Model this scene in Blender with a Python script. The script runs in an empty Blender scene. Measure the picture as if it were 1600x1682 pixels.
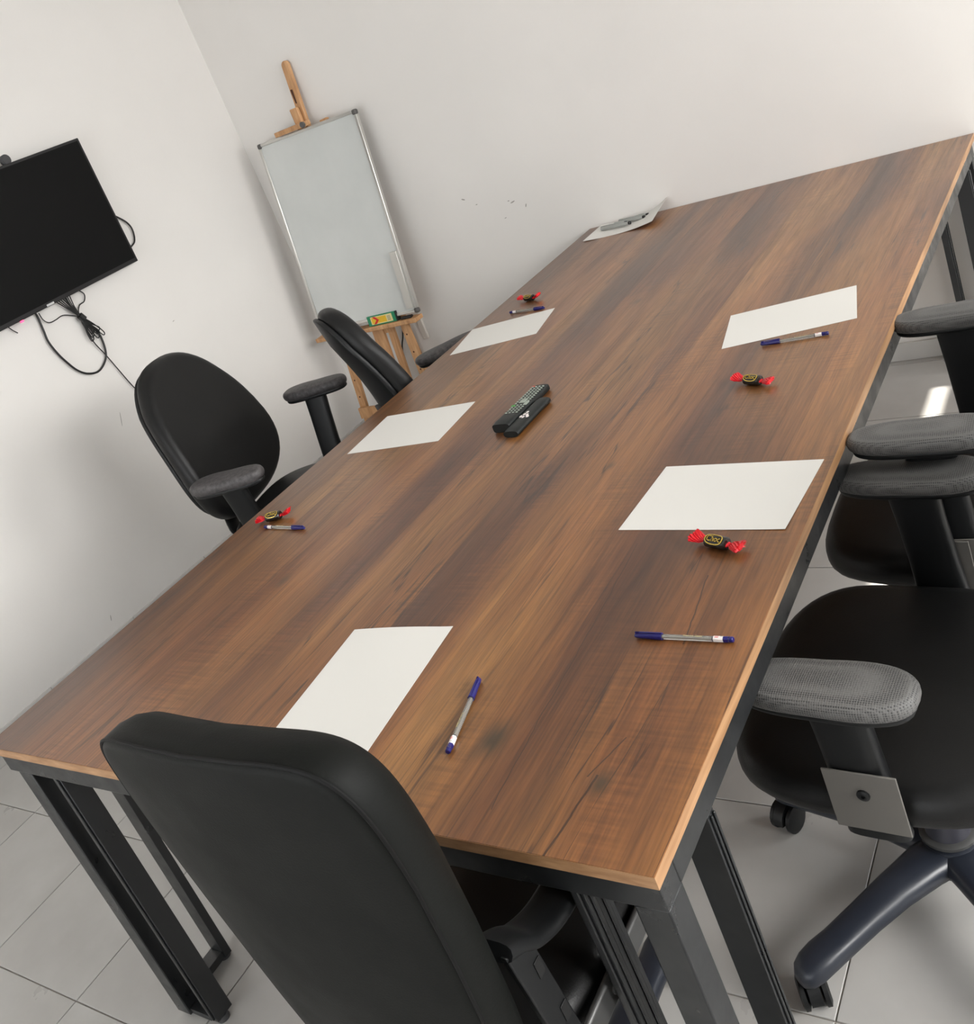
import bpy, bmesh, math, random
from math import sin, cos, pi, radians
from mathutils import Vector, Matrix
random.seed(7)
SC = bpy.context.scene
COL = SC.collection

# ------------------------------------------------------------------ camera
F_PX, PX, PY = 1629.4735, 758.816, 667.625          # for a 1600 x 1682 frame
cam_d = bpy.data.cameras.new('camera'); cam = bpy.data.objects.new('camera', cam_d); COL.objects.link(cam)
cam_d.sensor_fit = 'HORIZONTAL'; cam_d.sensor_width = 36.0; cam_d.lens = F_PX / 1600 * 36.0
cam_d.shift_x = (800 - PX) / 1600; cam_d.shift_y = (PY - 841) / 1600
cam_d.clip_start = 0.02; cam_d.clip_end = 100
cam.rotation_mode = 'XYZ'
cam.rotation_euler = (1.2204123, 0.3728455, 0.5577529)
cam.location = (1.9123522, -0.6220662, 1.5830539)
SC.camera = cam

# ------------------------------------------------------------------ light and exposure
SC.view_settings.view_transform = 'Standard'; SC.view_settings.look = 'None'
SC.view_settings.exposure = -0.05; SC.view_settings.gamma = 1.0; SC.view_settings.use_curve_mapping = False
W_ = bpy.data.worlds.new('sky'); SC.world = W_; W_.use_nodes = True
bg = W_.node_tree.nodes['Background']; bg.inputs[0].default_value = (0.78, 0.88, 1.0, 1); bg.inputs[1].default_value = 1.5

def lamp(name, kind, energy, color, loc, rot, size=None, size_y=None, angle=None, spread=None):
    d = bpy.data.lights.new(name, kind); d.energy = energy; d.color = color
    if size: d.shape = 'RECTANGLE'; d.size = size; d.size_y = size_y
    if angle is not None: d.angle = angle
    if spread: d.spread = spread
    o = bpy.data.objects.new(name, d); COL.objects.link(o); o.location = loc; o.rotation_euler = rot
    return o
ROOM_X0, ROOM_X1, ROOM_Y0, ROOM_Y1, ROOM_H = -1.594, 3.5, -2.9, 2.872, 2.9
# sun through the right-hand window, travelling towards -x and down
sun = lamp('sun', 'SUN', 26.0, (1.0, 0.95, 0.87), (6, 2, 5), (0, radians(44.2), 0), angle=radians(0.5))
# sky light entering downwards at the two tall right-hand windows, plus an added fill behind the camera
lamp('daylight_window', 'AREA', 145, (1.0, 0.985, 0.96), (4.15, 2.04, 1.9), (0, radians(68), 0), 1.9, 1.6)
lamp('daylight_second_window', 'AREA', 82, (1.0, 0.985, 0.96), (4.15, 0.1, 1.9), (0, radians(52), 0), 1.2, 1.7, spread=radians(120))
lamp('fill_behind_camera', 'AREA', 64, (1.0, 0.985, 0.96), (0.3, ROOM_Y0 - 0.15, 1.2), (radians(90), 0, 0), 2.9, 1.9)

# ------------------------------------------------------------------ material helpers
def mat(name, color=(0.5, 0.5, 0.5), rough=0.5, metal=0.0, spec=0.5, **kw):
    m = bpy.data.materials.new(name); m.use_nodes = True
    b = m.node_tree.nodes['Principled BSDF']
    b.inputs['Base Color'].default_value = (*color, 1); b.inputs['Roughness'].default_value = rough
    b.inputs['Metallic'].default_value = metal; b.inputs['Specular IOR Level'].default_value = spec
    for k, v in kw.items():
        b.inputs[k.replace('_', ' ')].default_value = v
    return m
def N(m, t, **kw):
    n = m.node_tree.nodes.new(t)
    for k, v in kw.items(): setattr(n, k, v)
    return n
def L(m, a, b): m.node_tree.links.new(a, b)
def B(m): return m.node_tree.nodes['Principled BSDF']
def coords(m, scale=(1, 1, 1), loc=(0, 0, 0), rot=(0, 0, 0)):
    tc = N(m, 'ShaderNodeTexCoord'); mp = N(m, 'ShaderNodeMapping')
    mp.inputs['Scale'].default_value = scale; mp.inputs['Location'].default_value = loc; mp.inputs['Rotation'].default_value = rot
    L(m, tc.outputs['Object'], mp.inputs[0]); return mp.outputs[0]
def noise(m, vec, scale=1, detail=4, rough=0.55, dist=0.0):
    n = N(m, 'ShaderNodeTexNoise'); n.inputs['Scale'].default_value = scale; n.inputs['Detail'].default_value = detail
    n.inputs['Roughness'].default_value = rough; n.inputs['Distortion'].default_value = dist
    L(m, vec, n.inputs['Vector']); return n.outputs['Fac']
def ramp(m, fac, stops, interp='LINEAR'):
    r = N(m, 'ShaderNodeValToRGB'); cr = r.color_ramp; cr.interpolation = interp
    while len(cr.elements) > 1: cr.elements.remove(cr.elements[-1])
    for i, (p, c) in enumerate(stops):
        e = cr.elements[0] if i == 0 else cr.elements.new(p)
        e.position = p; e.color = (*c, 1) if len(c) == 3 else c
    L(m, fac, r.inputs[0]); return r.outputs['Color']
def mix(m, fac, a, b, mode='MIX'):
    n = N(m, 'ShaderNodeMix', data_type='RGBA', blend_type=mode)
    for s, v in ((0, fac), (6, a), (7, b)):
        if isinstance(v, (int, float)): n.inputs[s].default_value = v
        elif isinstance(v, tuple): n.inputs[s].default_value = (*v, 1)
        else: L(m, v, n.inputs[s])
    return n.outputs[2]
def math_(m, op, a, b=0.0, clamp=False):
    n = N(m, 'ShaderNodeMath', operation=op, use_clamp=clamp)
    for s, v in ((0, a), (1, b)):
        if isinstance(v, (int, float)): n.inputs[s].default_value = v
        else: L(m, v, n.inputs[s])
    return n.outputs[0]
def bump(m, h, strength=0.2, dist=0.01):
    n = N(m, 'ShaderNodeBump'); n.inputs['Strength'].default_value = strength; n.inputs['Distance'].default_value = dist
    L(m, h, n.inputs['Height']); L(m, n.outputs[0], B(m).inputs['Normal'])

# ------------------------------------------------------------------ materials
def wall_mat(name, c):
    m = mat(name, c, 0.75, spec=0.25)
    n = noise(m, coords(m), 2.2, 5); L(m, ramp(m, n, [(0.3, tuple(x * 0.965 for x in c)), (0.7, c)]), B(m).inputs['Base Color'])
    bump(m, noise(m, coords(m), 140, 3), 0.12, 0.002); return m
M_WALL = wall_mat('wall_paint', (0.80, 0.775, 0.745))
M_CEIL = wall_mat('ceiling_paint', (0.8, 0.8, 0.78))

M_TILE = mat('floor_tile', (0.42, 0.41, 0.39), 0.32, spec=0.5)
nt = noise(M_TILE, coords(M_TILE), 3.5, 6)
L(M_TILE, ramp(M_TILE, nt, [(0.3, (0.368, 0.354, 0.336)), (0.55, (0.419, 0.409, 0.391)), (0.75, (0.46, 0.451, 0.437))]), B(M_TILE).inputs['Base Color'])
L(M_TILE, ramp(M_TILE, noise(M_TILE, coords(M_TILE), 9, 4), [(0.3, (0.27,) * 3), (0.7, (0.42,) * 3)]), B(M_TILE).inputs['Roughness'])
M_GROUT = mat('grout', (0.30, 0.275, 0.245), 0.9)
M_SKIRT = mat('skirting_tile', (0.60, 0.59, 0.565), 0.35)

# laminate table top: planks drawn along y with soft light and dark bands, fine grain, cracks and knots
M_TOP = mat('wood_laminate', (0.2, 0.11, 0.06), 0.33, spec=0.5, Coat_Weight=0.45, Coat_Roughness=0.3)
m = M_TOP
tc = N(m, 'ShaderNodeTexCoord'); sp = N(m, 'ShaderNodeSeparateXYZ'); L(m, tc.outputs['Object'], sp.inputs[0])
wob = noise(m, coords(m, (3.0, 1.1, 1)), 1.0, 2)
xw = math_(m, 'ADD', sp.outputs[0], math_(m, 'MULTIPLY', math_(m, 'SUBTRACT', wob, 0.5), 0.05))
pl = math_(m, 'MULTIPLY', sp.outputs[0], 1 / 0.186)
pid = math_(m, 'FLOOR', pl)
cb = N(m, 'ShaderNodeCombineXYZ'); L(m, math_(m, 'ADD', math_(m, 'MULTIPLY', xw, 6.2), math_(m, 'MULTIPLY', pid, 0.55)), cb.inputs[0])
L(m, math_(m, 'ADD', math_(m, 'MULTIPLY', sp.outputs[1], 0.85), math_(m, 'MULTIPLY', pid, 0.31)), cb.inputs[1])
band = noise(m, cb.outputs[0], 1.0, 3.0, 0.5, 0.35)
prof = ramp(m, math_(m, 'MULTIPLY', xw, 1 / 1.394), [(p / 1.394, (v_,) * 3) for p, v_ in ((.03, .36), (.14, .56), (.30, .58), (.39, .66), (.50, .34), (.60, .52), (.72, .48), (.81, .36), (.90, .56), (.99, .68), (1.08, .46), (1.15, .33), (1.26, .56), (1.38, .66))])
band = math_(m, 'ADD', math_(m, 'MULTIPLY', prof, .48), math_(m, 'MULTIPLY', band, .56))
base = ramp(m, band, [(0.35, (0.070, 0.028, 0.012)), (0.44, (0.130, 0.055, 0.020)), (0.52, (0.215, 0.098, 0.032)), (0.60, (0.275, 0.135, 0.043)), (0.70, (0.350, 0.190, 0.064))])
tint = noise(m, coords(m, (4.2, 0.6, 1), (5, 2, 0)), 1.0, 2)
base = mix(m, ramp(m, tint, [(0.40, (0, 0, 0)), (0.62, (0.55,) * 3)]), base, mix(m, 1.0, base, (0.95, 0.72, 0.74), 'MULTIPLY'))
gr = noise(m, coords(m, (40, 1.7, 1)), 1.0, 9, 0.72, 0.7)
base = mix(m, 1.0, base, ramp(m, gr, [(0.30, (0.50, 0.46, 0.42)), (0.46, (0.93, 0.93, 0.93)), (0.62, (1.12, 1.12, 1.10)), (0.8, (1.34, 1.33, 1.25))]), 'MULTIPLY')
fine = noise(m, coords(m, (260, 9, 1)), 1.0, 4, 0.6)
base = mix(m, 1.0, base, ramp(m, fine, [(0.3, (0.66,) * 3), (0.7, (1.27,) * 3)]), 'MULTIPLY')
rip = noise(m, coords(m, (9, 150, 1), (0, 0, 3)), 1.0, 2, 0.5)
ripm = ramp(m, noise(m, coords(m, (9, 2.6, 1), (2, 7, 0)), 1.0, 2), [(0.50, (0, 0, 0)), (0.62, (1, 1, 1))])
base = mix(m, ripm, base, mix(m, 1.0, base, ramp(m, rip, [(0.35, (0.80,) * 3), (0.65, (1.14,) * 3)]), 'MULTIPLY'))
crack = noise(m, coords(m, (30, 1.25, 1), (1.7, 0.3, 0)), 1.0, 3, 0.45, 0.25)
ck = math_(m, 'ABSOLUTE', math_(m, 'SUBTRACT', crack, 0.5))
ckm = ramp(m, ck, [(0.0, (1, 1, 1)), (0.006, (.8, .8, .8)), (0.012, (0, 0, 0))])
cks = ramp(m, noise(m, coords(m, (7, 1.6, 1), (9, 3, 0)), 1.0, 2), [(0.47, (0, 0, 0)), (0.58, (1, 1, 1))])
base = mix(m, math_(m, 'MULTIPLY', ckm, math_(m, 'MULTIPLY', cks, 0.9)), base, (0.035, 0.016, 0.010))
fr = math_(m, 'FRACT', pl)
seam = math_(m, 'LESS_THAN', math_(m, 'ABSOLUTE', math_(m, 'SUBTRACT', fr, 0.5)), 0.4955)
base = mix(m, math_(m, 'MULTIPLY', math_(m, 'SUBTRACT', 1.0, seam), 0.35), base, (0.05, 0.022, 0.012))
for kx, ky, kr, ks in ((1.093, 0.161, 0.030, 0.8), (1.28, 0.112, 0.020, 0.75), (0.953, 0.894, 0.014, 0.55), (0.73, 0.977, 0.016, 0.4), (0.35, 0.52, 0.02, 0.5), (0.62, 1.86, 0.02, 0.5)):
    dx = math_(m, 'MULTIPLY', math_(m, 'SUBTRACT', sp.outputs[0], kx), 1.0 / kr)
    dy = math_(m, 'MULTIPLY', math_(m, 'SUBTRACT', sp.outputs[1], ky), 0.62 / kr)
    r2 = math_(m, 'SQRT', math_(m, 'ADD', math_(m, 'MULTIPLY', dx, dx), math_(m, 'MULTIPLY', dy, dy)))
    r2 = math_(m, 'ADD', r2, math_(m, 'MULTIPLY', math_(m, 'SUBTRACT', gr, 0.5), 0.9))
    base = mix(m, ramp(m, r2, [(0.2, (min(1, ks * 1.2),) * 3), (0.6, (ks * 0.5,) * 3), (1.1, (0, 0, 0))]), base, (0.055, 0.036, 0.018))
for cx, cy, sl, y0, y1, wd in ((1.262, .060, .12, -.01, .125, .0016), (1.275, .17, .35, .12, .19, .0011), (1.288, .43, -.10, .37, .53, .0012), (1.14, .30, -.05, .05, .62, .0007)):
    ln_ = math_(m, 'SUBTRACT', sp.outputs[0], math_(m, 'ADD', cx - sl * cy, math_(m, 'MULTIPLY', sp.outputs[1], sl)))
    ln_ = math_(m, 'ABSOLUTE', math_(m, 'ADD', ln_, math_(m, 'MULTIPLY', math_(m, 'SUBTRACT', noise(m, coords(m, (1, 14, 1)), 1.0, 3), .5), .012)))
    on = math_(m, 'MULTIPLY', math_(m, 'GREATER_THAN', sp.outputs[1], y0), math_(m, 'LESS_THAN', sp.outputs[1], y1))
    base = mix(m, math_(m, 'MULTIPLY', math_(m, 'MULTIPLY', math_(m, 'LESS_THAN', ln_, wd), on), .85), base, (0.03, 0.013, 0.007))
base = mix(m, 1.0, base, (0.88, 0.80, 0.70), 'MULTIPLY')
L(m, base, B(m).inputs['Base Color'])
L(m, ramp(m, gr, [(0.3, (0.42,) * 3), (0.7, (0.32,) * 3)]), B(m).inputs['Roughness'])
bump(m, gr, 0.16, 0.0014)
M_EDGE = mat('wood_edge_band', (0.44, 0.25, 0.12), 0.45)
L(M_EDGE, ramp(M_EDGE, noise(M_EDGE, coords(M_EDGE, (18, 6, 90)), 1, 4), [(0.3, (0.27, 0.135, 0.058)), (0.7, (0.47, 0.27, 0.135))]), B(M_EDGE).inputs['Base Color'])

M_STEEL = mat('black_steel', (0.012, 0.013, 0.014), 0.38, spec=0.55)
L(M_STEEL, ramp(M_STEEL, noise(M_STEEL, coords(M_STEEL), 14, 5), [(0.35, (0.27,) * 3), (0.7, (0.5,) * 3)]), B(M_STEEL).inputs['Roughness'])
M_DARKGREY = mat('grey_foot_plastic', (0.05, 0.05, 0.052), 0.6)  # plain dark grey for the table feet and television sensor
M_PAPER = mat('paper', (0.70, 0.685, 0.65), 0.6, spec=0.2)
def leather(name, c, r0, r1):
    m = mat(name, c, 0.4, spec=0.3)
    L(m, ramp(m, noise(m, coords(m), 5, 4), [(0.3, (r0,) * 3), (0.7, (r1,) * 3)]), B(m).inputs['Roughness'])
    h = mix(m, 0.5, noise(m, coords(m), 380, 2), noise(m, coords(m), 9, 3)); bump(m, h, 0.12, 0.004); return m
M_LEATHER = leather('black_leatherette', (0.006, 0.006, 0.006), 0.38, 0.5)
M_OLIVE = leather('charcoal_leatherette', (0.0045, 0.005, 0.0042), 0.5, 0.65)
B(M_OLIVE).inputs['Specular IOR Level'].default_value = 0.15
M_PIPING = mat('piping', (0.004, 0.004, 0.004), 0.6, spec=0.2)
M_PLASTIC = mat('black_plastic', (0.006, 0.0065, 0.007), 0.45, spec=0.35)
M_BASE = mat('star_base_plastic', (0.016, 0.019, 0.027), 0.36)
L(M_BASE, ramp(M_BASE, noise(M_BASE, coords(M_BASE), 10, 5), [(0.35, (0.30,) * 3), (0.7, (0.48,) * 3)]), B(M_BASE).inputs['Roughness'])
M_MESH = mat('armrest_mesh_fabric', (0.09, 0.09, 0.09), 0.62)
v = N(M_MESH, 'ShaderNodeTexVoronoi'); v.inputs['Scale'].default_value = 310; v.inputs['Randomness'].default_value = 0.12
L(M_MESH, coords(M_MESH, (1, 1, 1)), v.inputs['Vector'])
L(M_MESH, ramp(M_MESH, v.outputs['Distance'], [(0.18, (0.028, 0.028, 0.028)), (0.5, (0.125, 0.122, 0.118))]), B(M_MESH).inputs['Base Color'])
bump(M_MESH, v.outputs['Distance'], 0.5, 0.0015)
M_ARMDARK = mat('worn_armrest_cover', (0.055, 0.05, 0.05), 0.5)
L(M_ARMDARK, ramp(M_ARMDARK, noise(M_ARMDARK, coords(M_ARMDARK), 90, 5), [(0.35, (0.035, 0.032, 0.033)), (0.7, (0.09, 0.082, 0.084))]), B(M_ARMDARK).inputs['Base Color'])
M_PLATE = mat('brushed_plate', (0.17, 0.16, 0.145), 0.5, 0.35)
M_GREYMETAL = mat('grey_bracket_metal', (0.10, 0.10, 0.098), 0.42, 0.6)
M_CHROME = mat('chrome', (0.7, 0.7, 0.72), 0.15, 1.0)
M_GAS = mat('gas_lift_plastic', (0.02, 0.02, 0.028), 0.42)
M_TV = mat('television_plastic', (0.006, 0.006, 0.007), 0.35)
M_SCREEN = mat('television_screen', (0.006, 0.006, 0.006), 0.45, spec=0.1)
M_CABLE = mat('cable_rubber', (0.006, 0.006, 0.006), 0.5)
M_STICKER = mat('silver_sticker', (0.55, 0.55, 0.55), 0.35)
M_PINK = mat('standby_light', (1, 0.1, 0.25), 0.4)
B(M_PINK).inputs['Emission Color'].default_value = (1, 0.09, 0.22, 1); B(M_PINK).inputs['Emission Strength'].default_value = 1.6
M_PINE = mat('pine_wood', (0.55, 0.30, 0.14), 0.5)
L(M_PINE, ramp(M_PINE, noise(M_PINE, coords(M_PINE, (45, 45, 4)), 1, 5, 0.6, 0.6), [(0.3, (0.40, 0.20, 0.085)), (0.55, (0.56, 0.31, 0.145)), (0.75, (0.66, 0.40, 0.21))]), B(M_PINE).inputs['Base Color'])
M_HOLE = mat('peg_hole_dark', (0.08, 0.03, 0.015), 0.8)
M_BOARD = mat('whiteboard_enamel', (0.60, 0.635, 0.635), 0.22, spec=0.5)
L(M_BOARD, ramp(M_BOARD, noise(M_BOARD, coords(M_BOARD), 4, 4), [(0.3, (0.575, 0.595, 0.58)), (0.7, (0.63, 0.645, 0.63))]), B(M_BOARD).inputs['Base Color'])
M_ALU = mat('aluminium', (0.62, 0.61, 0.58), 0.32, 0.85)
M_CAPGREY = mat('corner_cap_grey', (0.09, 0.085, 0.08), 0.5)
M_WHITEPL = mat('white_plastic', (0.62, 0.58, 0.53), 0.45)
M_GREEN = mat('green_card', (0.008, 0.22, 0.10), 0.4)
M_YELLOW = mat('yellow_print', (0.75, 0.47, 0.02), 0.45)
M_CREAM = mat('cream_print', (0.72, 0.62, 0.30), 0.45)
M_REDP = mat('red_print', (0.62, 0.015, 0.01), 0.4)
M_INKGREY = mat('grey_print', (0.25, 0.25, 0.2), 0.5)
M_CAPBLUE = mat('blue_pen_cap', (0.012, 0.010, 0.12), 0.28)
M_BARREL = mat('clear_pen_barrel', (0.86, 0.85, 0.82), 0.08, Transmission_Weight=0.92, IOR=1.45)
M_REFILL = mat('refill_tube', (0.40, 0.38, 0.34), 0.4)
M_INK = mat('ink', (0.02, 0.018, 0.05), 0.3)
M_LABEL = mat('white_label', (0.80, 0.76, 0.74), 0.4)
M_GOLDTXT = mat('gold_print', (0.72, 0.60, 0.24), 0.4, 0.2)
M_REDWRAP = mat('red_foil_wrapper', (0.62, 0.008, 0.016), 0.25, 0.15)
M_BLACKWRAP = mat('black_foil_wrapper', (0.012, 0.010, 0.008), 0.25)
M_GOLD = mat('gold_foil', (0.72, 0.50, 0.10), 0.25, 0.6)
M_REMOTE = mat('remote_plastic', (0.006, 0.008, 0.008), 0.42, spec=0.35)
M_BTN = mat('grey_button', (0.30, 0.34, 0.29), 0.5)
M_BTNW = mat('white_button', (0.75, 0.68, 0.66), 0.45)
M_BTNG = mat('green_button', (0.10, 0.32, 0.08), 0.5)
M_BTNR = mat('red_button', (0.40, 0.06, 0.04), 0.5)
M_MARKER = mat('grey_marker_body', (0.33, 0.34, 0.32), 0.35)
M_MARKCAP = mat('black_marker_end', (0.01, 0.01, 0.01), 0.4)
M_SCUFF = mat('scuff', (0.36, 0.34, 0.31), 0.8)
M_FRAMEW = mat('window_frame_white', (0.75, 0.75, 0.73), 0.4)
M_GLASS = mat('window_glass', (1, 1, 1), 0.0, Transmission_Weight=1.0, IOR=1.45)
# thin-glass: let straight rays through so daylight and sun enter
_nt = M_GLASS.node_tree; _tr = _nt.nodes.new('ShaderNodeBsdfTransparent'); _gl = _nt.nodes.new('ShaderNodeBsdfGlossy'); _mx = _nt.nodes.new('ShaderNodeMixShader')
_gl.inputs['Roughness'].default_value = 0.02; _mx.inputs[0].default_value = 0.06
_nt.links.new(_tr.outputs[0], _mx.inputs[1]); _nt.links.new(_gl.outputs[0], _mx.inputs[2])
_nt.links.new(_mx.outputs[0], _nt.nodes['Material Output'].inputs['Surface'])

# ------------------------------------------------------------------ object helpers
def obj(name, bm, material, parent=None, smooth=False, bevel=0.0, loc=None, rot=None, segs=2, angle=35):
    me = bpy.data.meshes.new(name)
    bmesh.ops.recalc_face_normals(bm, faces=bm.faces)
    bm.to_mesh(me); bm.free()
    mats = material if isinstance(material, (list, tuple)) else [material]
    for mm in mats: me.materials.append(mm)
    if smooth:
        for p in me.polygons: p.use_smooth = True
        try: me.set_sharp_from_angle(angle=radians(angle if smooth is True else smooth))
        except Exception: pass
    o = bpy.data.objects.new(name, me); COL.objects.link(o)
    if parent: o.parent = parent
    if loc: o.location = loc
    if rot: o.rotation_euler = rot
    if bevel > 0:
        b = o.modifiers.new('bevel', 'BEVEL'); b.width = bevel; b.segments = segs; b.limit_method = 'ANGLE'; b.angle_limit = radians(40)
        for p in me.polygons: p.use_smooth = True
        try: me.set_sharp_from_angle(angle=radians(60))
        except Exception: pass
    return o
def struct(o, label=None):
    o['kind'] = 'structure'
    if label: o['label'] = label
    return o
def thing(name, label, cat, loc=(0, 0, 0), rz=0.0, group=None):
    o = bpy.data.objects.new(name, None); COL.objects.link(o); o.location = loc; o.rotation_euler = (0, 0, rz)
    o.empty_display_size = 0.05; o['label'] = label; o['category'] = cat
    if group: o['group'] = group
    return o
def tag(o, label, cat, group=None):
    o['label'] = label; o['category'] = cat
    if group: o['group'] = group
    return o
def box(bm, x0, x1, y0, y1, z0, z1, M=None, mi=0):
    vs = [bm.verts.new(v) for v in ((x0, y0, z0), (x1, y0, z0), (x1, y1, z0), (x0, y1, z0), (x0, y0, z1), (x1, y0, z1), (x1, y1, z1), (x0, y1, z1))]
    if M is not None:
        for v in vs: v.co = M @ v.co
    for f in ((0, 3, 2, 1), (4, 5, 6, 7), (0, 1, 5, 4), (1, 2, 6, 5), (2, 3, 7, 6), (3, 0, 4, 7)):
        bm.faces.new([vs[i] for i in f]).material_index = mi
    return vs
def bx(*a, **k):
    bm = bmesh.new(); box(bm, *a, **k); return bm
def loft(bm, rings, cap0=True, cap1=True, closed=True, mi=0):
    R = [[bm.verts.new(p) for p in r] for r in rings]; n = len(R[0])
    for a, b in zip(R, R[1:]):
        for i in range(n if closed else n - 1):
            bm.faces.new((a[i], a[(i + 1) % n], b[(i + 1) % n], b[i])).material_index = mi
    if cap0: bm.faces.new(R[0][::-1]).material_index = mi
    if cap1: bm.faces.new(R[-1]).material_index = mi
    return R
def tube(bm, pts, r, n=10, mi=0, cap=True):
    pts = [Vector(p) for p in pts]; rings = []
    rr = r if isinstance(r, (list, tuple)) else [r] * len(pts)
    prev = None
    for i, p in enumerate(pts):
        d = (pts[min(i + 1, len(pts) - 1)] - pts[max(i - 1, 0)]).normalized()
        if prev is None:
            a = d.orthogonal().normalized()
        else:
            a = (prev - d * prev.dot(d)).normalized()
        prev = a; b = d.cross(a)
        rings.append([p + (a * cos(2 * pi * k / n) + b * sin(2 * pi * k / n)) * rr[i] for k in range(n)])
    loft(bm, rings, cap, cap, mi=mi)
def smooth_path(pts, n=8, closed=False):
    P = [Vector(p) for p in pts]; out = []
    for i in range(len(P) - 1):
        p0 = P[max(i - 1, 0)]; p1 = P[i]; p2 = P[i + 1]; p3 = P[min(i + 2, len(P) - 1)]
        for k in range(n):
            t = k / n
            out.append(0.5 * ((2 * p1) + (p2 - p0) * t + (2 * p0 - 5 * p1 + 4 * p2 - p3) * t * t + (3 * p1 - p0 - 3 * p2 + p3) * t ** 3))
    out.append(P[-1]); return out
def lathe(bm, prof, n=24, M=None, mi=0):
    rings = [[Vector((r * cos(2 * pi * k / n), r * sin(2 * pi * k / n), z)) for k in range(n)] for r, z in prof]
    if M is not None: rings = [[M @ p for p in r] for r in rings]
    loft(bm, rings, mi=mi)
def superellipse(a, b, n=36, e=3.0):
    out = []
    for k in range(n):
        t = 2 * pi * k / n; c, s = cos(t), sin(t)
        out.append((math.copysign(abs(c) ** (2 / e), c) * a, math.copysign(abs(s) ** (2 / e), s) * b))
    return out
def cushion(outline, th, crown=0.012, rnd=None, fn=None, steps=5, inner=(0.85, 0.6, 0.3, 0.05), back_crown=0.004):
    """closed pad: outline in (u, v), thickness along w (0 .. th); fn maps (u, v, w) to a point"""
    rnd = rnd or th * 0.48; bm = bmesh.new(); rings = []
    def ring(off, w, sc=1.0):
        r = []
        for i, (u, v) in enumerate(outline):
            l = math.hypot(u, v) or 1
            k = (1 - off / l) * sc
            r.append(fn(u * k, v * k, w))
        return r
    for s in inner[::-1]: rings.append(ring(rnd, -back_crown * (1 - s * s), s))
    for i in range(steps + 1):
        a = pi / 2 * i / steps; rings.append(ring(rnd * (1 - sin(a)), rnd * (1 - cos(a))))
    for i in range(steps + 1):
        a = pi / 2 * i / steps; rings.append(ring(rnd * (1 - cos(a)), th - rnd + rnd * sin(a)))
    for s in inner: rings.append(ring(rnd, th + crown * (1 - s * s), s))
    loft(bm, rings); return bm
def copy_tree(o, parent=None):
    c = o.copy(); COL.objects.link(c)
    if parent: c.parent = parent
    for ch in list(o.children): copy_tree(ch, c)
    return c

# ================================================================== SETTING
T = 0.14
# floor: a grout bed with single tiles lying in it (pitch 0.402 x 0.411 m)
bm = bx(ROOM_X0 - T, ROOM_X1 + T, ROOM_Y0 - T, ROOM_Y1 + T, -0.14, -0.0035)
floor = struct(obj('floor', bm, M_GROUT))
PXT, PYT, X_OFF, Y_OFF, G = 0.402, 0.411, -0.287, -0.045, 0.0014
def tile_mesh(w, h):
    bm = bx(0, w, 0, h, -0.0075, 0.0)
    me = bpy.data.meshes.new('floor_tile'); bmesh.ops.bevel(bm, geom=[e for e in bm.edges if all(abs(v.co.z) < 1e-6 for v in e.verts)], offset=0.0009, segments=1, affect='EDGES')
    bm.to_mesh(me); bm.free(); me.materials.append(M_TILE); return me
tcache = {}
i0 = math.floor((ROOM_X0 - X_OFF) / PXT); i1 = math.ceil((ROOM_X1 - X_OFF) / PXT)
j0 = math.floor((ROOM_Y0 - Y_OFF) / PYT); j1 = math.ceil((ROOM_Y1 - Y_OFF) / PYT)
for i in range(i0, i1):
    for j in range(j0, j1):
        x0 = max(X_OFF + i * PXT + G, ROOM_X0); x1 = min(X_OFF + (i + 1) * PXT - G, ROOM_X1)
        y0 = max(Y_OFF + j * PYT + G, ROOM_Y0); y1 = min(Y_OFF + (j + 1) * PYT - G, ROOM_Y1)
        if x1 - x0 < 0.01 or y1 - y0 < 0.01: continue
        key = (round(x1 - x0, 4), round(y1 - y0, 4))
        if key not in tcache: tcache[key] = tile_mesh(*key)
        o = bpy.data.objects.new('tile', tcache[key]); COL.objects.link(o); o.parent = floor
        o.location = (x0, y0, random.uniform(-0.0003, 0.0003))
wl = struct(obj('wall_left', bx(ROOM_X0 - T, ROOM_X0, ROOM_Y0 - T, ROOM_Y1 + T, 0, ROOM_H), M_WALL))
wf = struct(obj('wall_far', bx(ROOM_X0, ROOM_X1 + T, ROOM_Y1, ROOM_Y1 + T, 0, ROOM_H), M_WALL))
struct(obj('ceiling', bx(ROOM_X0 - T, ROOM_X1 + T, ROOM_Y0 - T, ROOM_Y1 + T, ROOM_H, ROOM_H + 0.1), M_CEIL))
# right wall with two window openings; the narrow slot is the top light over the transom
bm = bmesh.new(); X0, X1 = ROOM_X1, ROOM_X1 + T
WIN = [(1.42, 2.66, 0.2, 2.545), (-0.75, 0.95, 0.2, 2.545)]
box(bm, X0, X1, ROOM_Y0 - T, -0.75, 0, ROOM_H); box(bm, X0, X1, 0.95, 1.42, 0, ROOM_H); box(bm, X0, X1, 2.66, ROOM_Y1, 0, ROOM_H)
for a, b, c, d in WIN:
    box(bm, X0, X1, a, b, 0, c); box(bm, X0, X1, a, b, d, ROOM_H)
struct(obj('wall_right', bm, M_WALL))
bm = bmesh.new(); Y0, Y1 = ROOM_Y0 - T, ROOM_Y0
box(bm, ROOM_X0, -1.2, Y0, Y1, 0, ROOM_H); box(bm, 1.8, ROOM_X1, Y0, Y1, 0, ROOM_H); box(bm, -1.2, 1.8, Y0, Y1, 2.2, ROOM_H); box(bm, -1.2, 1.8, Y0, Y1, 0, 0.2)
struct(obj('wall_back', bm, M_WALL))
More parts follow.
